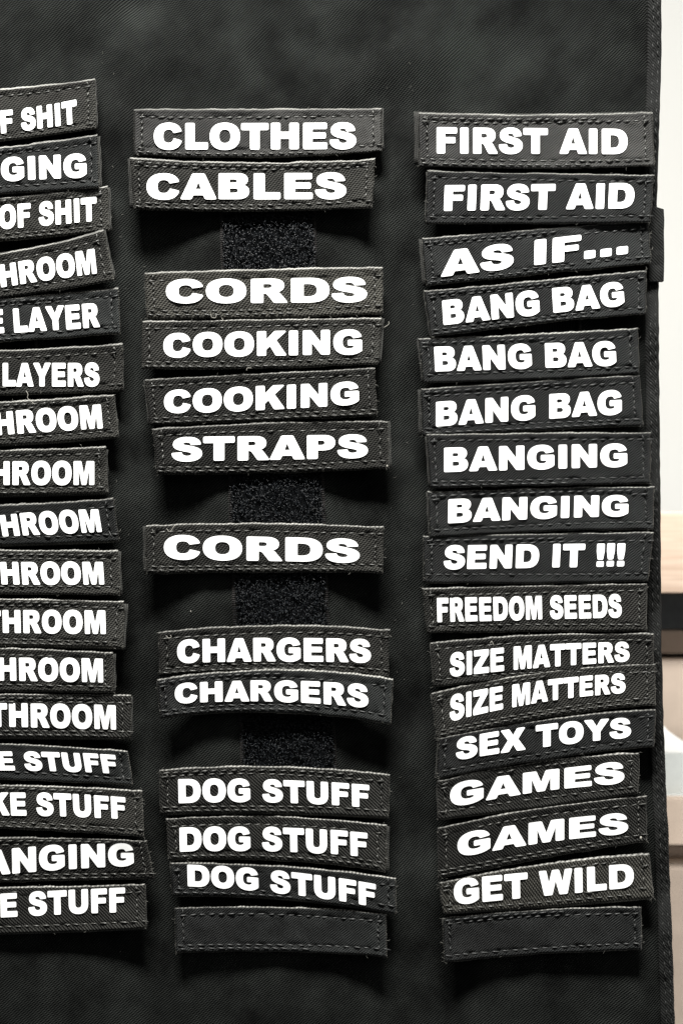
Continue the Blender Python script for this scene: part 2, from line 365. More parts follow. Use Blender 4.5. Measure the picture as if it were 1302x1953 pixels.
# ---------------------------------------------------------------- lettering
G = {
 'I': (54.4, ["M12 100 L42.5 100 L42.5 0 L12 0"]),
 'E': (100.9, ["M9.5 100 L92 100 L92 78.5 L40 78.5 L40 62 L88 62 L88 41.5 L40 41.5 L40 22.5 L93.5 22.5 L93.5 0 L9.5 0"]),
 'F': (93.2, ["M9.5 100 L88.5 100 L88.5 78.5 L40.5 78.5 L40.5 61 L82 61 L82 40.5 L40.5 40.5 L40.5 0 L9.5 0"]),
 'L': (93.2, ["M9.5 100 L40.5 100 L40.5 24.5 L89 24.5 L89 0 L9.5 0"]),
 'H': (116.4, ["M9.5 100 L40.5 100 L40.5 65 L76 65 L76 100 L107 100 L107 0 L76 0 L76 40.5 L40.5 40.5 L40.5 0 L9.5 0"]),
 'T': (100.9, ["M2.5 100 L98.5 100 L98.5 75.5 L66 75.5 L66 0 L35 0 L35 75.5 L2.5 75.5"]),
 'N': (116.4, ["M9.5 100 L38.5 100 L77 45 L77 100 L106.5 100 L106.5 0 L77 0 L39 55 L39 0 L9.5 0"]),
 'M': (131.9, ["M9.5 100 L50 100 L66 39 L82 100 L122.5 100 L122.5 0 L97 0 L97 76 L77.5 0 L54.5 0 L35 76 L35 0 L9.5 0"]),
 'A': (108.7, ["M0 0 L37 100 L72 100 L109 0 L76 0 L70.5 16.5 L37.5 16.5 L32 0", "M54.2 74 L44 38 L64.5 38"]),
 'K': (116.4, ["M9.5 100 L40.5 100 L40.5 62.5 L73.5 100 L114.5 100 L77.5 62.5 L116 0 L78 0 L56.5 41 L40.5 25 L40.5 0 L9.5 0"]),
 'X': (108.7, ["M1.5 100 L37 100 L55 68.5 L73 100 L107 100 L75.5 52 L109.5 0 L73.5 0 L54.5 33.5 L35 0 L0 0 L33.5 51.5"]),
 'Y': (108.7, ["M0 100 L34.5 100 L54.5 65 L74.5 100 L109 100 L70 41.5 L70 0 L39 0 L39 41.5"]),
 'Z': (100.9, ["M4.5 100 L96 100 L96 79.5 L43.5 23 L97.5 23 L97.5 0 L3 0 L3 22 L54.5 77 L4.5 77"]),
 'W': (139.7, ["M.5 100 L30 100 L41 44 L56.5 100 L84 100 L99.5 44 L110.5 100 L139.5 100 L118 0 L86.5 0 L70 61 L54 0 L22 0"]),
 'U': (116.4, ["M9.5 100 L40.5 100 L40.5 39 C40.5 28 47 22 58 22 C69 22 75.5 28 75.5 39 L75.5 100 L106.5 100 L106.5 40 C106.5 13 90 -1.7 58 -1.7 C26 -1.7 9.5 13 9.5 40"]),
 'D': (116.4, ["M9.5 100 L58 100 C94 100 110.5 82 110.5 50.5 C110.5 18 94 0 58 0 L9.5 0", "M40.5 77.5 L40.5 22.5 L53 22.5 C71 22.5 79.5 31 79.5 50 C79.5 69 71 77.5 53 77.5"]),
 'O': (116.4, ["M58.2 101.7 C93 101.7 111.5 83 111.5 50 C111.5 17 93 -1.7 58.2 -1.7 C23.4 -1.7 5 17 5 50 C5 83 23.4 101.7 58.2 101.7", "M58.2 78 C72 78 80.5 69 80.5 50 C80.5 31 72 22 58.2 22 C44.4 22 36 31 36 50 C36 69 44.4 78 58.2 78"]),
 'C': (108.7, ["M76.5 40.5 L103.5 32 C97 9 82 -1.7 57 -1.7 C22 -1.7 5 18 5 50 C5 82 24 101.7 56 101.7 C81 101.7 96 92 103 70 L75.5 64 C72.5 73 67 78 57 78 C43 78 36 69 36 50 C36 31 43 22.5 56 22.5 C67 22.5 73.5 28.5 76.5 40.5"]),
 'G': (116.4, ["M58 58 L108.5 58 L108.5 14 C94 3 80 -1.7 61 -1.7 C24 -1.7 5 17 5 50 C5 83 25 101.7 61 101.7 C86 101.7 101 93 107 73 L77 67.5 C74.5 75 69.5 78.5 61 78.5 C44 78.5 36 69 36 50.5 C36 31 44 22 62 22 C68 22 73 23.5 79.5 27 L79.5 37 L58 37"]),
 'P': (100.9, ["M9.5 100 L60 100 C83 100 95 88.5 95 68.5 C95 48 83 36.5 58 36.5 L40.5 36.5 L40.5 0 L9.5 0", "M40.5 79.5 L40.5 57 L52 57 C61 57 65 61 65 68 C65 75.5 61 79.5 52.5 79.5"]),
 'R': (108.7, ["M9.5 100 L61.5 100 C86 100 97 89.5 97 71.5 C97 57.5 90.5 48.5 78 44.5 C83 42 86.5 38 90 31 L107 0 L72 0 L57 28.5 C53.5 35.5 50 40.5 43 40.5 L40.5 40.5 L40.5 0 L9.5 0", "M40.5 80 L40.5 60 L53.5 60 C62 60 66 63 66 70 C66 77 62 80 54 80"]),
 'B': (108.7, ["M9.5 100 L66 100 C86 100 97 91 97 75.5 C97 65 91 57 82 53.5 C94 50.5 101 42 101 29.5 C101 10 88 0 66 0 L9.5 0", "M40.5 79 L40.5 62 L54 62 C62 62 66 64.5 66 70.5 C66 76.5 62 79 54 79", "M40.5 43 L40.5 22 L56 22 C65 22 69.5 25.5 69.5 32.5 C69.5 39.5 65 43 56 43"]),
 'S': (100.9, ["M3.5 33.5 L33 35.5 C34.5 25.5 41 20 51.5 20 C60.5 20 66 24 66 29.5 C66 35 61.5 37.5 48 41 C19.5 47.5 8 55.5 8 71.5 C8 89.5 24 101.7 50 101.7 C77 101.7 91 91.5 93.5 70.5 L64.5 69 C63 77.5 58 81 49 81 C41.5 81 37.5 78 37.5 73.5 C37.5 69.5 41 67.5 54 64.5 C86 57.5 97 48 97 31 C97 11 79 -1.7 50.5 -1.7 C20 -1.7 5 10.5 3.5 33.5"]),
 '!': (46.5, ["M7 100 L39.5 100 L39.5 68 L34 31 L12.5 31 L7 68", "+M8.5 21.5 L38 21.5 L38 0 L8.5 0"]),
 '.': (46.5, ["M8.5 30 L38 30 L38 0 L8.5 0"]),
 ' ': (46.5, []),
}
def parse(path):
    tok = path.replace('M', ' M ').replace('L', ' L ').replace('C', ' C ').split(); i = 0; pts = []
    corner = []
    while i < len(tok):
        c = tok[i]
        if c in 'ML':
            pts.append((float(tok[i+1]), float(tok[i+2]))); corner.append(True); i += 3
        else:
            a = [float(t) for t in tok[i+1:i+7]]; p0 = pts[-1]
            for k in range(1, 9):
                t = k/8; s = 1-t
                pts.append((s**3*p0[0]+3*s*s*t*a[0]+3*s*t*t*a[2]+t**3*a[4], s**3*p0[1]+3*s*s*t*a[1]+3*s*t*t*a[3]+t**3*a[5])); corner.append(k == 8)
            i += 7
    if math.dist(pts[0], pts[-1]) < 0.01: pts.pop(); corner.pop()
    # soften the cut corners
    out = []; n = len(pts)
    for i in range(n):
        p = Vector(pts[i]); a = Vector(pts[i-1]); b = Vector(pts[(i+1) % n])
        da, db = (a-p), (b-p)
        ang = da.angle(db, math.pi) if da.length > 1e-6 and db.length > 1e-6 else math.pi
        if corner[i] and ang < math.radians(155):
            r = min(4.2, da.length*0.45, db.length*0.45)
            q0 = p+da.normalized()*r; q1 = p+db.normalized()*r
            for t in (0, .33, .67, 1):
                q = q0*(1-t)**2+p*2*t*(1-t)+q1*t*t; out.append((q.x, q.y))
        else: out.append(pts[i])
    # densify long edges
    res = []; n = len(out)
    for i in range(n):
        a = out[i]; b = out[(i+1) % n]; k = max(1, int(math.dist(a, b)/14))
        for j in range(k): res.append((a[0]+(b[0]-a[0])*j/k, a[1]+(b[1]-a[1])*j/k))
    return res
GL = {}
def inside(p, poly):
    x, y = p; c = False; n = len(poly)
    for i in range(n):
        x1, y1 = poly[i]; x2, y2 = poly[i-1]
        if (y1 > y) != (y2 > y) and x < (x2-x1)*(y-y1)/(y2-y1)+x1: c = not c
    return c
for ch, (adv, paths) in G.items():
    V = []; F = []; B = []
    groups = []
    for p in paths:
        if p.startswith('+') or not groups: groups.append([parse(p.lstrip('+'))])
        else: groups[-1].append(parse(p))
    for g in groups:
        vs = []; es = []
        for loop in g:
            o = len(vs); vs += loop; es += [(o+i, o+(i+1) % len(loop)) for i in range(len(loop))]
        xs = [p[0] for p in g[0]]; ys = [p[1] for p in g[0]]
        for gx in np.arange(min(xs)+6, max(xs), 14):
            for gy in np.arange(min(ys)+7, max(ys), 14):
                q = (float(gx), float(gy))
                if inside(q, g[0]) and not any(inside(q, hh) for hh in g[1:]) and min(math.dist(q, v) for v in vs) > 5: vs.append(q)
        v2, e2, f2, ov, oe, of = delaunay_2d_cdt([Vector(v) for v in vs], es, [], 0, 1e-4, True)
        v2 = [(v.x, v.y) for v in v2]; ff = []
        for f in f2:
            c = (sum(v2[i][0] for i in f)/len(f), sum(v2[i][1] for i in f)/len(f))
            if inside(c, g[0]) and not any(inside(c, hh) for hh in g[1:]): ff.append(tuple(f))
        o = len(V); V += v2; F += [tuple(i+o for i in f) for f in ff]
    cnt = {}
    for f in F:
        for a, b in zip(f, f[1:]+f[:1]): cnt[(a, b)] = 1
    B = [(a, b) for (a, b) in cnt if (b, a) not in cnt]
    # the cut vinyl spreads a little when pressed on: swell outline, then bring back to cap height 100
    nrm = {}
    for a, b in B:
        dx, dy = V[b][0]-V[a][0], V[b][1]-V[a][1]; l = math.hypot(dx, dy) or 1
        for k in (a, b):
            o = nrm.get(k, (0, 0)); nrm[k] = (o[0]+dy/l, o[1]-dx/l)
    sg = 1
    if B:
        area_ = sum(V[a][0]*V[b][1]-V[b][0]*V[a][1] for a, b in B)
        sg = 1 if area_ > 0 else -1
    V2 = []
    for k, p in enumerate(V):
        if k in nrm:
            l = math.hypot(*nrm[k]) or 1; p = (p[0]+sg*1.5*nrm[k][0]/l, p[1]+sg*1.5*nrm[k][1]/l)
        V2.append((p[0], (p[1]+1.5)/1.03))
    GL[ch] = (adv, V2, F, B)

# ---------------------------------------------------------------- name patches
GROUP = 'black name patches stuck on the cloth panel'
class Patch:
    def __init__(s, tl, tr, br, bl, tm, bm, lvl=0.0, liftL=6, liftR=6, tilt=0.0, seed=0):
        s.c = [np.array(p, float) for p in (tl, tr, br, bl)]
        s.tb = tm-(tl[1]+tr[1])/2; s.bb = bm-(bl[1]+br[1])/2
        s.lvl = lvl; s.lL = liftL; s.lR = liftR; s.tilt = tilt; s.seed = seed
        s.W = np.linalg.norm(s.c[1]-s.c[0]); s.H = np.linalg.norm(s.c[3]-s.c[0])
    def px(s, u, v):
        tl, tr, br, bl = s.c
        x = (tl[0]*(1-u)+tr[0]*u)*(1-v)+(bl[0]*(1-u)+br[0]*u)*v
        y = (tl[1]*(1-u)+tr[1]*u)*(1-v)+(bl[1]*(1-u)+br[1]*u)*v+(s.tb*(1-v)+s.bb*v)*4*u*(1-u)
        return x, y
    def inv(s, x, y):
        u = np.full_like(x, .5); v = np.full_like(x, .5)
        for _ in range(14):
            x0, y0 = s.px(u, v); e = 1e-4
            xu, yu = s.px(u+e, v); xv, yv = s.px(u, v+e)
            a, b, c, d = (xu-x0)/e, (xv-x0)/e, (yu-y0)/e, (yv-y0)/e
            det = a*d-b*c; rx, ry = x-x0, y-y0
            u = np.clip(u+(rx*d-b*ry)/det, -.5, 1.5); v = np.clip(v+(a*ry-rx*c)/det, -.5, 1.5)
        return u, v
    def macro(s, u, v):
        t = 2*u-1; a = np.clip((np.abs(t)-0.3)/0.7, 0, 1.3)
        lift = np.where(t < 0, s.lL, s.lR)*0.00085*a**1.6
        w = 0.0006*vnoise(u*4+s.seed*3.1, v*1.3+s.seed, s.seed+50)+0.00045*vnoise(u*9+s.seed, v*2.5, s.seed+70)
        return 0.0052+s.lvl*0.001+lift+s.tilt*0.001*(v-.5)+w
    def face_h(s, u, v):
        """height of the front surface; groove and puckers follow the stitch rows"""
        W, H = s.W, s.H
        x = u*W; y = v*H
        e = np.minimum(np.minimum(x, W-x), np.minimum(y, H-y))
        h = s.macro(u, v)
        h = h-0.0013*np.clip(1-e/3.2, 0, 1)**2
        h = h+0.00038*np.exp(-((e-5.0)/3.0)**2)
        g = np.exp(-((e-s.row)/2.0)**2)
        al = np.where(np.minimum(x, W-x) < np.minimum(y, H-y), y, x)
        pk = vnoise(al/9.0+s.seed, e*0+s.seed, s.seed+11)
        h = h-0.00075*g*(0.6+0.6*pk)
        near = np.exp(-((e-s.row)/9.0)**2)
        h = h+0.00060*near*vnoise(al/8.0+s.seed*7, e/7.0, s.seed+13)
        h = h+0.00030*vnoise(x/26., y/20., s.seed+17)+0.00007*vnoise(x/7., y/7., s.seed+19)
        return h
def lines(Lg, step, row):
    ed = [0, 1.2, 2.4, 4, 6, 8, 10, 12, 14, 16, 18.5, 21.5]
    n = max(4, int((Lg-2*25)/step)); mid = list(np.linspace(25.5, Lg-25.5, n))
    return np.array([e/Lg for e in ed]+[m/Lg for m in mid]+[1-e/Lg for e in ed[::-1]])
def q(a, b, t): return a+(b-a)*t
def make_patch(text, label, tl, tr, br, bl, tm, bm, txt, mat='faceA', lvl=0.0, lift=(6, 6), tilt=0.0, back=(-5, 1), rows=(1, 1), seed=None, thick=1.0):
    """txt = (left x, right x, cap y left/mid/right, base y left/mid/right, skew)"""
    make_patch.n += 1; sd = make_patch.n*5+3
    P = Patch(tl, tr, br, bl, tm, bm, lvl, lift[0], lift[1], tilt, sd)
    P.row = random.uniform(13.5, 16.5)
    cx, cy = P.px(np.array(.5), np.array(1.0))
    o3 = unproj(cx, cy, 0.002); root = thing('name_patch', tuple(o3), label, 'name patch', GROUP); org = tuple(o3)
    lu = lines(P.W, 5.5, P.row); lv = lines(P.H, 5, P.row)
    U, Vv = np.meshgrid(lu, lv); nu, nv = len(lu), len(lv)
    H = P.face_h(U, Vv); x, y = P.px(U, Vv)
    # frayed, slightly uneven outline
    ed = np.exp(-np.minimum(np.minimum(U, 1-U)*P.W, np.minimum(Vv, 1-Vv)*P.H)/4.0)
    cor = np.exp(-(np.minimum(U, 1-U)*P.W+np.minimum(Vv, 1-Vv)*P.H)/14.0)     # corners are turned over and bunch up
    x = x+ed*1.2*vnoise(y/7., x/40., sd+1)+cor*2.2*vnoise(x/60., y/60., sd+5); y = y+ed*1.1*vnoise(x/11., y/40., sd+2)+ed*1.2*vnoise(x/45., y/80., sd+7)+cor*1.8*vnoise(x/60., y/50., sd+6)
    Vf = unproj(x, y, H).reshape(-1, 3); Vb = unproj(x, y, H-0.0011).reshape(-1, 3); nb = nu*nv
    F = grid_faces(nu, nv)
    ring = [i for i in range(nu)]+[j*nu+nu-1 for j in range(1, nv)]+[(nv-1)*nu+i for i in range(nu-2, -1, -1)]+[j*nu for j in range(nv-2, 0, -1)]
    skirt = [(a, b, nb+k2, nb+k) for k, (a, k2, b) in enumerate(zip(ring, [(i+1) % len(ring) for i in range(len(ring))], ring[1:]+ring[:1]))]
    Vs = Vb[ring]
    F += skirt
    fo = link('fabric_face', np.vstack([Vf, Vs]), F, M[mat], root, org)
    fo.data.materials.append(M['edge_light']); fo.data.materials.append(M['edge_light2'])          # painted highlight along the outline, strongest on the top fold
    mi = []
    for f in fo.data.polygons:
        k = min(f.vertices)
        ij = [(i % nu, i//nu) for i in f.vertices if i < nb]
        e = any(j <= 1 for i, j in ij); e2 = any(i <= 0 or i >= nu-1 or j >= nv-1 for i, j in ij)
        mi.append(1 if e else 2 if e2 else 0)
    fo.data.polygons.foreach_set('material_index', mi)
    # backing: second layer, a little out of line with the face
    nu3, nv3 = 40, 8
    U, Vv = np.meshgrid(np.linspace(0, 1, nu3), np.linspace(0.015, .985, nv3)); x, y = P.px(U, Vv); hh = P.macro(U, Vv)-0.0016
    x = x+back[0]+1.2*vnoise(y/9., x/99., sd+4)*(np.abs(U-.5) > .49); y = y+back[1]
    Vf = unproj(x, y, hh).reshape(-1, 3); Vb = unproj(x, y, hh-0.0012).reshape(-1, 3); nb = nu3*nv3
    F = grid_faces(nu3, nv3); F += [tuple(i+nb for i in f[::-1]) for f in F]
    ring = [i for i in range(nu3)]+[j*nu3+nu3-1 for j in range(1, nv3)]+[(nv3-1)*nu3+i for i in range(nu3-2, -1, -1)]+[j*nu3 for j in range(nv3-2, 0, -1)]
    for a, b in zip(ring, ring[1:]+ring[:1]): F.append((a, b, b+nb, a+nb))
    link('backing', np.vstack([Vf, Vb]), F, M['backing'], root, org)
    boxes = []
    # letters
    if text:
        x0, x1, c0, cm, c1, b0, bm_, b1, skew = txt
        adv = []; pos = 0
        for ch in text: adv.append(pos); pos += GL[ch][0]
        first, last = GL[text[0]], GL[text[-1]]
        gl = min(v[0] for v in first[1]); gr = adv[-1]+max(v[0] for v in last[1])
        def quad(a, m, b, t):
            k = 2*(a+b-2*m); return a*(1-t)+b*t-k*t*(1-t)   # passes through m at t=.5
        for ch, ad in zip(text, adv):
            if ch == ' ': continue
            _, V2, F2, B2 = GL[ch]
            if not V2: continue
            g = np.array(V2); jx = random.uniform(-.8, .8)
            t = (g[:, 0]+ad-gl+jx)/(gr-gl); c = g[:, 1]/100.
            yb2 = quad(b0, bm_, b1, t); yc = quad(c0, cm, c1, t)
            xx = x0+(x1-x0)*t+skew*c; yy = yb2+(yc-yb2)*c+random.uniform(-.3, .3)
            if xx.max() < -4: continue
            u, v = P.inv(xx, yy)
            uc, vc = np.clip(u, 0, 1), np.clip(v, .06, .94)
            mac = P.macro(u, v); hh = mac+max(0.00034*thick, float((P.face_h(uc, vc)-mac).max())+0.00012)
            boxes.append((xx.min()-1.5, xx.max()+1.5, yy.min()-1.5, yy.max()+1.5))
            top = unproj(xx, yy, hh); bot = unproj(xx, yy, hh-0.0005*thick)
            n = len(g); FF = [f for f in F2]+[(b, a, a+n, b+n) for a, b in B2]
            link('letter', np.vstack([top, bot]), FF, M['white'], root, org, smooth=False)
    # stitching
    st = MB(); n_st = [0]
    def row(fn, length, seedoff):
        s_ = random.uniform(2, 10)
        while s_ < length-8:
            L = random.uniform(12, 16.5); sl = random.uniform(0.6, 2.4)*(1 if seedoff < 4 else random.choice((-2, 1, 2.4)))
            if seedoff > 3: L *= random.uniform(.4, .8)
            us, vs = zip(*[fn(s_+L*t, (0.5-t)*sl) for t in (0, .25, .5, .75, 1)])
            us = np.array(us); vs = np.array(vs); xx, yy = P.px(us, vs); h_ = P.face_h(us, vs)+0.0002
            if any(a < xx[q_] < b and c < yy[q_] < d for a, b, c, d in boxes for q_ in (0, 2, 4)):
                s_ += L+3; continue
            m0 = max(h_[0], h_[-1], h_[2])
            arc = np.array([-0.0003, 0.00018, 0.00027, 0.00018, -0.0003])
            pts = unproj(xx, yy, h_*0.6+m0*0.4+arc)
            n_st[0] += 1
            st.add(*tube([Vector(p) for p in pts], random.uniform(0.00024, 0.00036), 5)); s_ += L+random.uniform(2, 6)
    W, Hh, r = P.W, P.H, P.row
    drift = random.uniform(-1.5, 1.5)
    row(lambda s_, d: (s_/W, (r+drift*math.sin(s_/70)+d)/Hh), W, 0)
    row(lambda s_, d: (s_/W, 1-(r-1+drift*math.sin(s_/90)+d)/Hh), W, 1)
    if rows[0]: row(lambda s_, d: (s_/W, (r-7+d)/Hh), W*random.uniform(.5, 1), 2)
    if rows[1]: row(lambda s_, d: (s_/W, 1-(r-8.5+d)/Hh), W*random.uniform(.6, 1), 3)
    row(lambda s_, d: ((r+d)/W, s_/Hh), Hh-10, 4)
    row(lambda s_, d: (1-(r+d)/W, s_/Hh), Hh-10, 5)
    link('stitching', st.v, st.f, M['thread2' if mat == 'faceC' else 'thread'], root, org, kind='stuff')
    # frayed fibres along the cut ends and at the corners
    fr = MB()
    for k in range(22):
        if k < 17:
            u0 = random.choice((random.uniform(-.002, .012), random.uniform(.988, 1.002))); v0 = random.random()**.5 if random.random() < .5 else random.random()**2
        else:
            u0 = random.random(); v0 = random.choice((0.01, 0.99))
        x0, y0 = P.px(np.array(u0), np.array(v0)); h0 = float(P.macro(np.array(u0), np.array(v0)))+random.uniform(-.0006, .0003)
        an = random.uniform(0, 6.28); L = random.uniform(3, 8); cv = random.uniform(-1, 1)
        pts = [up1(x0+L*t*math.cos(an+cv*t), y0+L*t*math.sin(an+cv*t), h0+random.uniform(0, .0003)) for t in (0, .35, .7, 1)]
        fr.add(*tube(pts, random.uniform(.00006, .00012), 3))
    link('frayed_fibres', fr.v, fr.f, M['fibre'], root, org, kind='stuff')
    return P, root, org
make_patch.n = 0
def left(trx, try_, brx, bry, t0, b0, w=455, bow=(0, 0)):
    """left column: right corners and the edge heights at x = 0 -> full patch running out of the picture"""
    st_ = (try_-t0)/trx; sb = (bry-b0)/brx
    tl = (trx-w, t0+st_*0-(w-trx)*st_*0.3); bl = (brx-w, b0-(w-brx)*sb*0.3)
    def mid(a, b, m0):  # height at centre so that the curve passes m0 at x=0
        u = (0-a[0])/(b[0]-a[0]); lin = a[1]+(b[1]-a[1])*u
        return (a[1]+b[1])/2+(m0-lin)/(4*u*(1-u))
    return dict(tl=tl, tr=(trx, try_), br=(brx, bry), bl=bl, tm=mid(tl, (trx, try_), t0), bm=mid(bl, (brx, bry), b0))
A = 'faceA'; B = 'faceB'; C = 'faceC'
# --- left column (only the right-hand half of each patch is in the picture)
LFT = [
 ('OF SHIT', 'cut-off black patch ending OF SHIT, topmost in the left column', (181,150,184.5,245.6,170,270), (-32,148,213,205,190,258.5,247.5,235.5,-2), A, 0, (9,5), (3,1)),
 ('NGING', 'cut-off black patch ending GING between the two OF SHIT patches', (187,255,190,358.5,280,370), (-43,165.5,303,298,292.5,348.5,343,338,-1), C, 1.2, (9,4), (5,3)),
 ('OF SHIT', 'cut-off black patch ending OF SHIT, right under the GING patch', (205,354,208.5,439.6,376,460), (-1,185,392,384,375.5,437.5,429.5,421,-1), A, 0, (9,5), (6,2)),
 ('HROOM', 'strongly tilted black patch ending HROOM, above the LAYER patch', (198,438.5,218,535,482,568.6), (3,185.5,505.5,490,474,548,534,521.5,-5), A, 1.2, (9,8), (4,-2)),
 ('E LAYER', 'cut-off black patch ending LAYER without a final S', (226,549,231,635.5,568,653), (-19,191,591,585,577.5,636.5,631,623.5,-3), C, 0, (9,7), (0,-4)),
 ('LAYERS', 'cut-off black patch reading LAYERS with a loose thread under it', (234,655,234.5,747,667.5,754), (6,190,692.5,692,692,737,737,737,0), A, 0.6, (9,4), (2,2)),
 ('HROOM', 'cut-off black patch ending HROOM, first one under the LAYERS patch', (218,752,227,834.5,766,850), (-7,196.5,787.5,778,771.5,830.5,823,817,-4), A, 0, (9,6), (2,3)),
 ('HROOM', 'level black patch ending HROOM whose right end sits furthest left', (203,851,204.6,940,858,945), (-15,180.5,880,879.5,879.5,925,925,925,0), A, 0.5, (9,5), (3,5)),
 ('HROOM', 'black patch ending HROOM with a slanting right edge, third under LAYERS', (216,949,229,1033,963,1041), (6,195,983,975,971.5,1023,1019,1014.5,-7), C, 0, (9,6), (0,3)),
 ('HROOM', 'black patch ending HROOM, fourth one under the LAYERS patch', (227,1050,230,1136,1048,1133), (4,199.5,1072,1071.5,1071.5,1114.5,1115,1114.5,-3), A, 0.5, (9,6), (4,0)),
 ('THROOM', 'black patch ending HROOM, fifth under LAYERS, with pale lower right corner', (239,1146.5,234,1237,1141,1231.6), (-31,202,1164,1163.5,1164,1207,1208,1209,-1), A, 0, (9,7), (6,4)),
 ('HROOM', 'black patch ending HROOM, sixth, just above the lowest THROOM patch', (216,1244,217,1321.4,1234.6,1319), (-3,197.5,1254.5,1254.5,1256.5,1298,1299.5,1302,-1), A, 0.6, (9,7), (5,2)),
 ('THROOM', 'black patch ending THROOM, the lowest of its kind, above STUFF', (250,1325,249.5,1410,1322.6,1408), (-20,222,1341,1342,1345.5,1386,1388,1392,-1), B, 0, (9,8), (4,3)),
 ('E STUFF', 'cut-off black patch ending E STUFF, highest of the left STUFF patches', (245,1431.5,254.6,1499,1416.6,1487), (-1,226,1433.5,1434.5,1440,1469.5,1471,1476,-6), C, 0, (9,9), (0,0)),
 ('KE STUFF', 'cut-off black patch ending KE STUFF in the lower left', (271,1506.7,275.5,1597,1496,1581), (-18,241,1512,1513,1521,1555.5,1557,1562.5,-2), A, 0.8, (9,11), (0,0)),
 ('ANGING', 'arched black patch ending ANGING near the lower left corner', (279.5,1603,296,1676.5,1602.8,1687), (-30,256,1624,1611.5,1609.5,1672,1659,1651.5,-1), A, 0, (9,11), (0,1)),
 ('E STUFF', 'lowest cut-off black patch in the left column, ending E STUFF', (277,1685.6,279,1772,1692,1782), (2,240,1704.5,1698,1692.5,1750,1744,1739.5,-1), B, 0.6, (9,9), (2,2)),
]
for t_, lab, g, tx, mt, lv, lf, bk in LFT:
    w = left(*g)
    if t_ == 'ANGING': w['tm'] -= 6; w['bm'] -= 4
    make_patch(t_, lab, txt=tx, mat=mt, lvl=lv, lift=lf, back=bk, rows=(random.random() < .5, random.random() < .6), tilt=random.uniform(-.5, 1), thick=1.0 if g[1] < 1400 else 1.8, **w)
# --- middle column
MID = [
 ('CLOTHES', 'black patch reading CLOTHES at the top of the middle column', (255,207),(727,206),(728,290),(255,296),207,301, (294,679,235,234.5,234,285,285,284,0), 'faceF', 0, (5,5), (4,-1)),
 ('CABLES', 'black patch reading CABLES with shadows under both ends', (250,301),(715,303),(710,396),(254,399),309,404, (280,660,331,330.5,329.5,380,380,379.5,0), A, 0.4, (9,9), (-6,0)),
 ('CORDS', 'black patch reading CORDS directly above the COOKING patches', (275,520),(730,509),(731,598),(280,608),513,607, (317,700,533,531,528,578,577.5,575.5,0), 'faceD', 0, (4,5), (-1,0)),
 ('COOKING', 'upper black COOKING patch with fraying right end', (271,612.5),(728,606),(722,693),(271,703.5),608,703.5, (312,690,636.5,631.5,628.5,682,678.5,675.5,0), A, 0.6, (5,6), (5,0)),
 ('COOKING', 'lower, more tilted black COOKING patch above STRAPS', (276,723),(714,701),(720,794),(285,811),711,803, (313,684,745,736,727.5,788,782,770.5,0), A, 0, (5,6), (-2,1)),
 ('STRAPS', 'black patch reading STRAPS with an exposed backing at its right end', (292,817),(738,802),(741,894),(298,905),805.5,903, (328,701,834.5,831,829,880,877,873,0), A, 0.4, (9,9), (6,0)),
 ('CORDS', 'isolated black patch reading CORDS between two bare strips of loop tape', (277,1001),(730,1004),(730.5,1092),(279,1095),997.5,1092, (313,686,1020.5,1023.5,1028.5,1066.5,1069.5,1073.5,0), A, 0.4, (8,8), (-5,1)),
 ('CHARGERS', 'upper black CHARGERS patch, its lower edge overlapped by its twin', (302,1204),(742,1200),(741,1292),(306,1290),1192,1281, (338.5,707.5,1221,1216.5,1219.5,1265,1261.5,1264,-.5), A, 0, (6,6), (-1,2)),
 ('CHARGERS', 'lower black CHARGERS patch lapping over the upper one', (298.5,1296),(749.5,1294),(744,1382),(305,1370),1276.5,1359, (334,702.5,1304,1297.5,1306,1342,1338,1350.5,-.5), C, 2.6, (9,9), (1,2)),
 ('DOG STUFF', 'topmost of the three black DOG STUFF patches', (304,1467.5),(743,1476.7),(741,1561),(306,1554),1461,1552, (341,704.5,1486,1487,1497,1532,1530.5,1540.5,-1), B, 0.6, (8,8), (-1,3)),
 ('DOG STUFF', 'middle one of the three black DOG STUFF patches', (316.6,1561),(736,1572.5),(736,1662),(321,1641.5),1556,1641.5, (343,701.5,1578.5,1577.5,1588.5,1624.5,1623.5,1634.5,-1), B, 0.6, (8,8), (6,2)),
 ('DOG STUFF', 'lowest of the three black DOG STUFF patches, tilted down to the right', (324,1645),(755,1674),(756,1744),(329,1709),1651.5,1716.5, (358,717.5,1649,1661,1686,1690.5,1704,1730,-1), C, 1.9, (8,8), (0,2)),
 ('', 'plain dark strip of a patch tucked under the lowest DOG STUFF patch', (333,1731),(736,1742),(738,1826),(335,1818),1729,1816, None, C, 0.3, (7,7), (0,0)),
]
for t_, lab, tl, tr, br, bl, tm, bm, tx, mt, lv, lf, bk in MID:
    make_patch(t_, lab, tl, tr, br, bl, tm, bm, tx, mt, lv, lf, random.uniform(-.3, .8), bk, (random.random() < .35, 1))
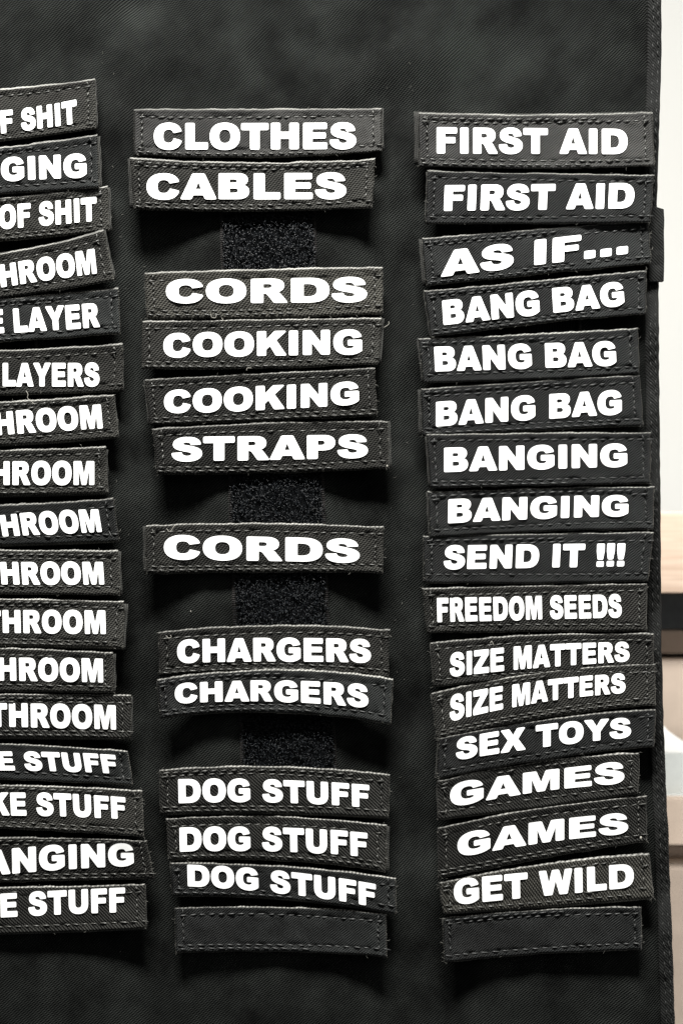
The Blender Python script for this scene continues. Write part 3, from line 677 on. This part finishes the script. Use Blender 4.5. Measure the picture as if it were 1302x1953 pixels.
# --- right column
RGT = [
 ('FIRST AID', 'upper black FIRST AID patch, greyer with a rumpled left end', (797,214),(1243,213),(1248,318),(798,318.5),218,322.5, (832,1196,242.5,244.5,246,292.5,293.5,294,0), 'faceF', 1.4, (6,4), (-8,-3)),
 ('FIRST AID', 'lower black FIRST AID patch above AS IF', (814,324.6),(1246,333),(1240,424),(811,427),329.5,427, (846,1208,353,351,348.5,402,400,397,2), C, 0.9, (6,4), (-2,2)),
 ('AS IF...', 'black patch reading AS IF with three dots, tilted upward', (803,454),(1236,421),(1241,503),(812,546),436.5,524, (841,1196,479,458,437.5,528,506,484,1), C, -0.6, (6,3), (-6,1)),
 ('BANG BAG', 'topmost of the three black BANG BAG patches, tilted upward', (808,554),(1232,515),(1231,600),(820,644),535.5,618, (845,1190,573.5,554,537,620,601,582.5,-3), C, 0.8, (5,4), (-2,0)),
 ('BANG BAG', 'middle one of the three black BANG BAG patches, brownish at its left end', (797,645),(1215.5,625),(1219,713),(807,731),637,724.5, (829,1175,661.5,656,650.5,708.5,703,697,-2), C, 0.6, (6,5), (-3,0)),
 ('BANG BAG', 'lowest of the three black BANG BAG patches, above BANGING', (802,741),(1220,714),(1226,812),(804,832),726.5,823, (830.5,1185,766.5,754,743.5,813.5,801,790,0), C, 0, (6,5), (-6,1)),
 ('BANGING', 'upper black BANGING patch in the right column', (813,828),(1239,824.5),(1240,922),(819,931),825,927, (846,1195,854,849,846,900.5,895,890,0), C, 1.0, (6,5), (-3,0)),
 ('BANGING', 'lower black BANGING patch, directly above SEND IT', (815,938),(1246,927),(1246,1010),(819,1026),931,1014, (853.5,1197,952.5,947,944.5,998.5,989.5,984.5,1), C, 0.2, (6,5), (-3,0)),
 ('SEND IT !!!', 'black patch reading SEND IT with three exclamation marks', (806,1022),(1246,1014),(1235,1108),(807,1111),1017,1113, (845,1190,1040.5,1038,1036,1086,1083,1080,2), C, 0.6, (6,5), (-1,0)),
 ('FREEDOM SEEDS', 'black patch reading FREEDOM SEEDS in narrow letters', (805,1121.5),(1233,1112),(1232,1204),(813,1208),1116,1205, (833.5,1185,1140.5,1137,1133,1187,1182,1177.5,-1), A, 0, (6,5), (0,0)),
 ('SIZE MATTERS', 'upper black SIZE MATTERS patch, partly overlapped from below', (820,1225.6),(1246,1208),(1246,1296),(827,1310),1209.5,1296, (857,1199.5,1246,1230,1224.5,1291,1273.5,1261.5,0), A, 0, (7,5), (-2,2)),
 ('SIZE MATTERS', 'lower black SIZE MATTERS patch lapping over the upper one', (821,1322),(1248,1266),(1250,1345),(833,1411),1281,1369, (857,1192,1326.5,1299,1284,1376.5,1340.5,1321.5,0), A, 1.3, (7,4), (-1,1)),
 ('SEX TOYS', 'black patch reading SEX TOYS, arched and tilted upward', (835,1408),(1250,1352),(1247,1424),(832,1486),1371.5,1449, (868.5,1202.5,1409.5,1382,1368.5,1450.5,1425,1406,0), C, 2.1, (7,4), (-3,1)),
 ('GAMES', 'upper black GAMES patch under SEX TOYS', (832,1490),(1219,1435),(1217,1513),(835,1564),1452,1541, (858,1190,1494,1471,1452,1541,1510.5,1494.5,0), B, 1.2, (7,6), (-1,2)),
 ('GAMES', 'lower black GAMES patch with a speck of lint at its right corner', (833,1579),(1232,1518),(1233,1605),(836,1677),1540,1638, (872,1197,1591,1566,1550,1636,1607.5,1590,0), B, 1.3, (7,6), (0,1)),
 ('GET WILD', 'black patch reading GET WILD at the bottom of the right column', (836,1684),(1238,1627),(1246,1714),(844,1743),1645.5,1731, (865,1208,1678,1661,1647,1726,1709,1692.5,-1), 'faceE', 0.6, (7,6), (0,2)),
 ('', 'plain dark patch tucked under the GET WILD patch', (842,1750),(1222,1728),(1224,1812),(846,1836),1734,1820, None, C, 0, (6,6), (0,0)),
]
keep = {}
for t_, lab, tl, tr, br, bl, tm, bm, tx, mt, lv, lf, bk in RGT:
    keep[lab] = make_patch(t_, lab, tl, tr, br, bl, tm, bm, tx, mt, lv, lf, random.uniform(-.3, .8), bk, (random.random() < .5, random.random() < .8))

# ---------------------------------------------------------------- lint and loose threads
def loose(points, h, label, r=0.00013):
    pts = [up1(x, y, hh) for (x, y), hh in zip(points, h)]
    sm = []
    for i in range(len(pts)-1):
        p0, p1, p2, p3 = pts[max(i-1, 0)], pts[i], pts[i+1], pts[min(i+2, len(pts)-1)]
        for k in range(4):
            t = k/4; sm.append(0.5*((2*p1)+(p2-p0)*t+(2*p0-5*p1+4*p2-p3)*t*t+(3*p1-p0-3*p2+p3)*t**3))
    sm.append(pts[-1]); V, F = tube(sm, r, 5)
    o = link('loose_thread', V, F, M['lint'], None, tuple(pts[0]))
    o['label'] = label; o['category'] = 'thread'
loose([(50, 745), (54, 752), (53, 759), (60, 765), (66, 771)], [.016]*5, 'pale loose thread hanging below the LAYERS patch')
loose([(402, 598), (404, 605), (411, 606), (413, 600)], [.009]*4, 'tiny curl of thread on the edge between CORDS and COOKING')
loose([(423, 606), (426, 611), (431, 612)], [.009]*3, 'short thread end on the top edge of the upper COOKING patch')
loose([(582, 612), (587, 609), (590, 604)], [.009]*3, 'short pale thread near the middle of the upper COOKING edge', 0.00018)
loose([(470, 707), (472, 702), (480, 702)], [.009]*3, 'hooked thread end above the lower COOKING patch')
loose([(729, 626), (736, 622), (741, 618), (741, 613)], [.007]*4, 'wispy thread sticking out right of the upper COOKING patch')
loose([(318, 1213), (322, 1217), (327, 1215), (325, 1211)], [.0125]*4, 'thread knot at the upper left corner of the CHARGERS patches')
loose([(934, 1228), (937, 1223), (941, 1231)], [.009]*3, 'fleck of thread on the upper SIZE MATTERS patch')
loose([(318, 1008), (324, 1014), (332, 1004), (336, 1001)], [.0115]*4, 'crossed thread ends at the upper left of the lone CORDS patch')
def speck(px, py, h, r, label):
    V = []; F = []; c = up1(px, py, h); n = 7
    for j, (rr, dy) in enumerate(((.5, .5), (1, 0), (.5, -.5))):
        for i in range(n):
            a = 2*math.pi*i/n; k = rr*r*random.uniform(.8, 1.2)
            V.append(c+Vector((math.cos(a)*k, dy*r, math.sin(a)*k*1.2)))
    for j in range(2):
        for i in range(n): F.append((j*n+i, j*n+(i+1) % n, (j+1)*n+(i+1) % n, (j+1)*n+i))
    F.append(tuple(range(n))[::-1]); F.append(tuple(range(2*n, 3*n)))
    o = link('lint_speck', V, F, M['lint'], None, tuple(c)); o['label'] = label; o['category'] = 'lint'
speck(1221, 1598, 0.0135, 0.0006, 'white speck of lint at the right end of the lower GAMES patch')
speck(364, 1166, 0.0015, 0.0003, 'tiny lint speck on bare cloth below the lone CORDS patch')
speck(738, 889, 0.0150, 0.0005, 'pale speck at the lower right corner of the STRAPS patch')
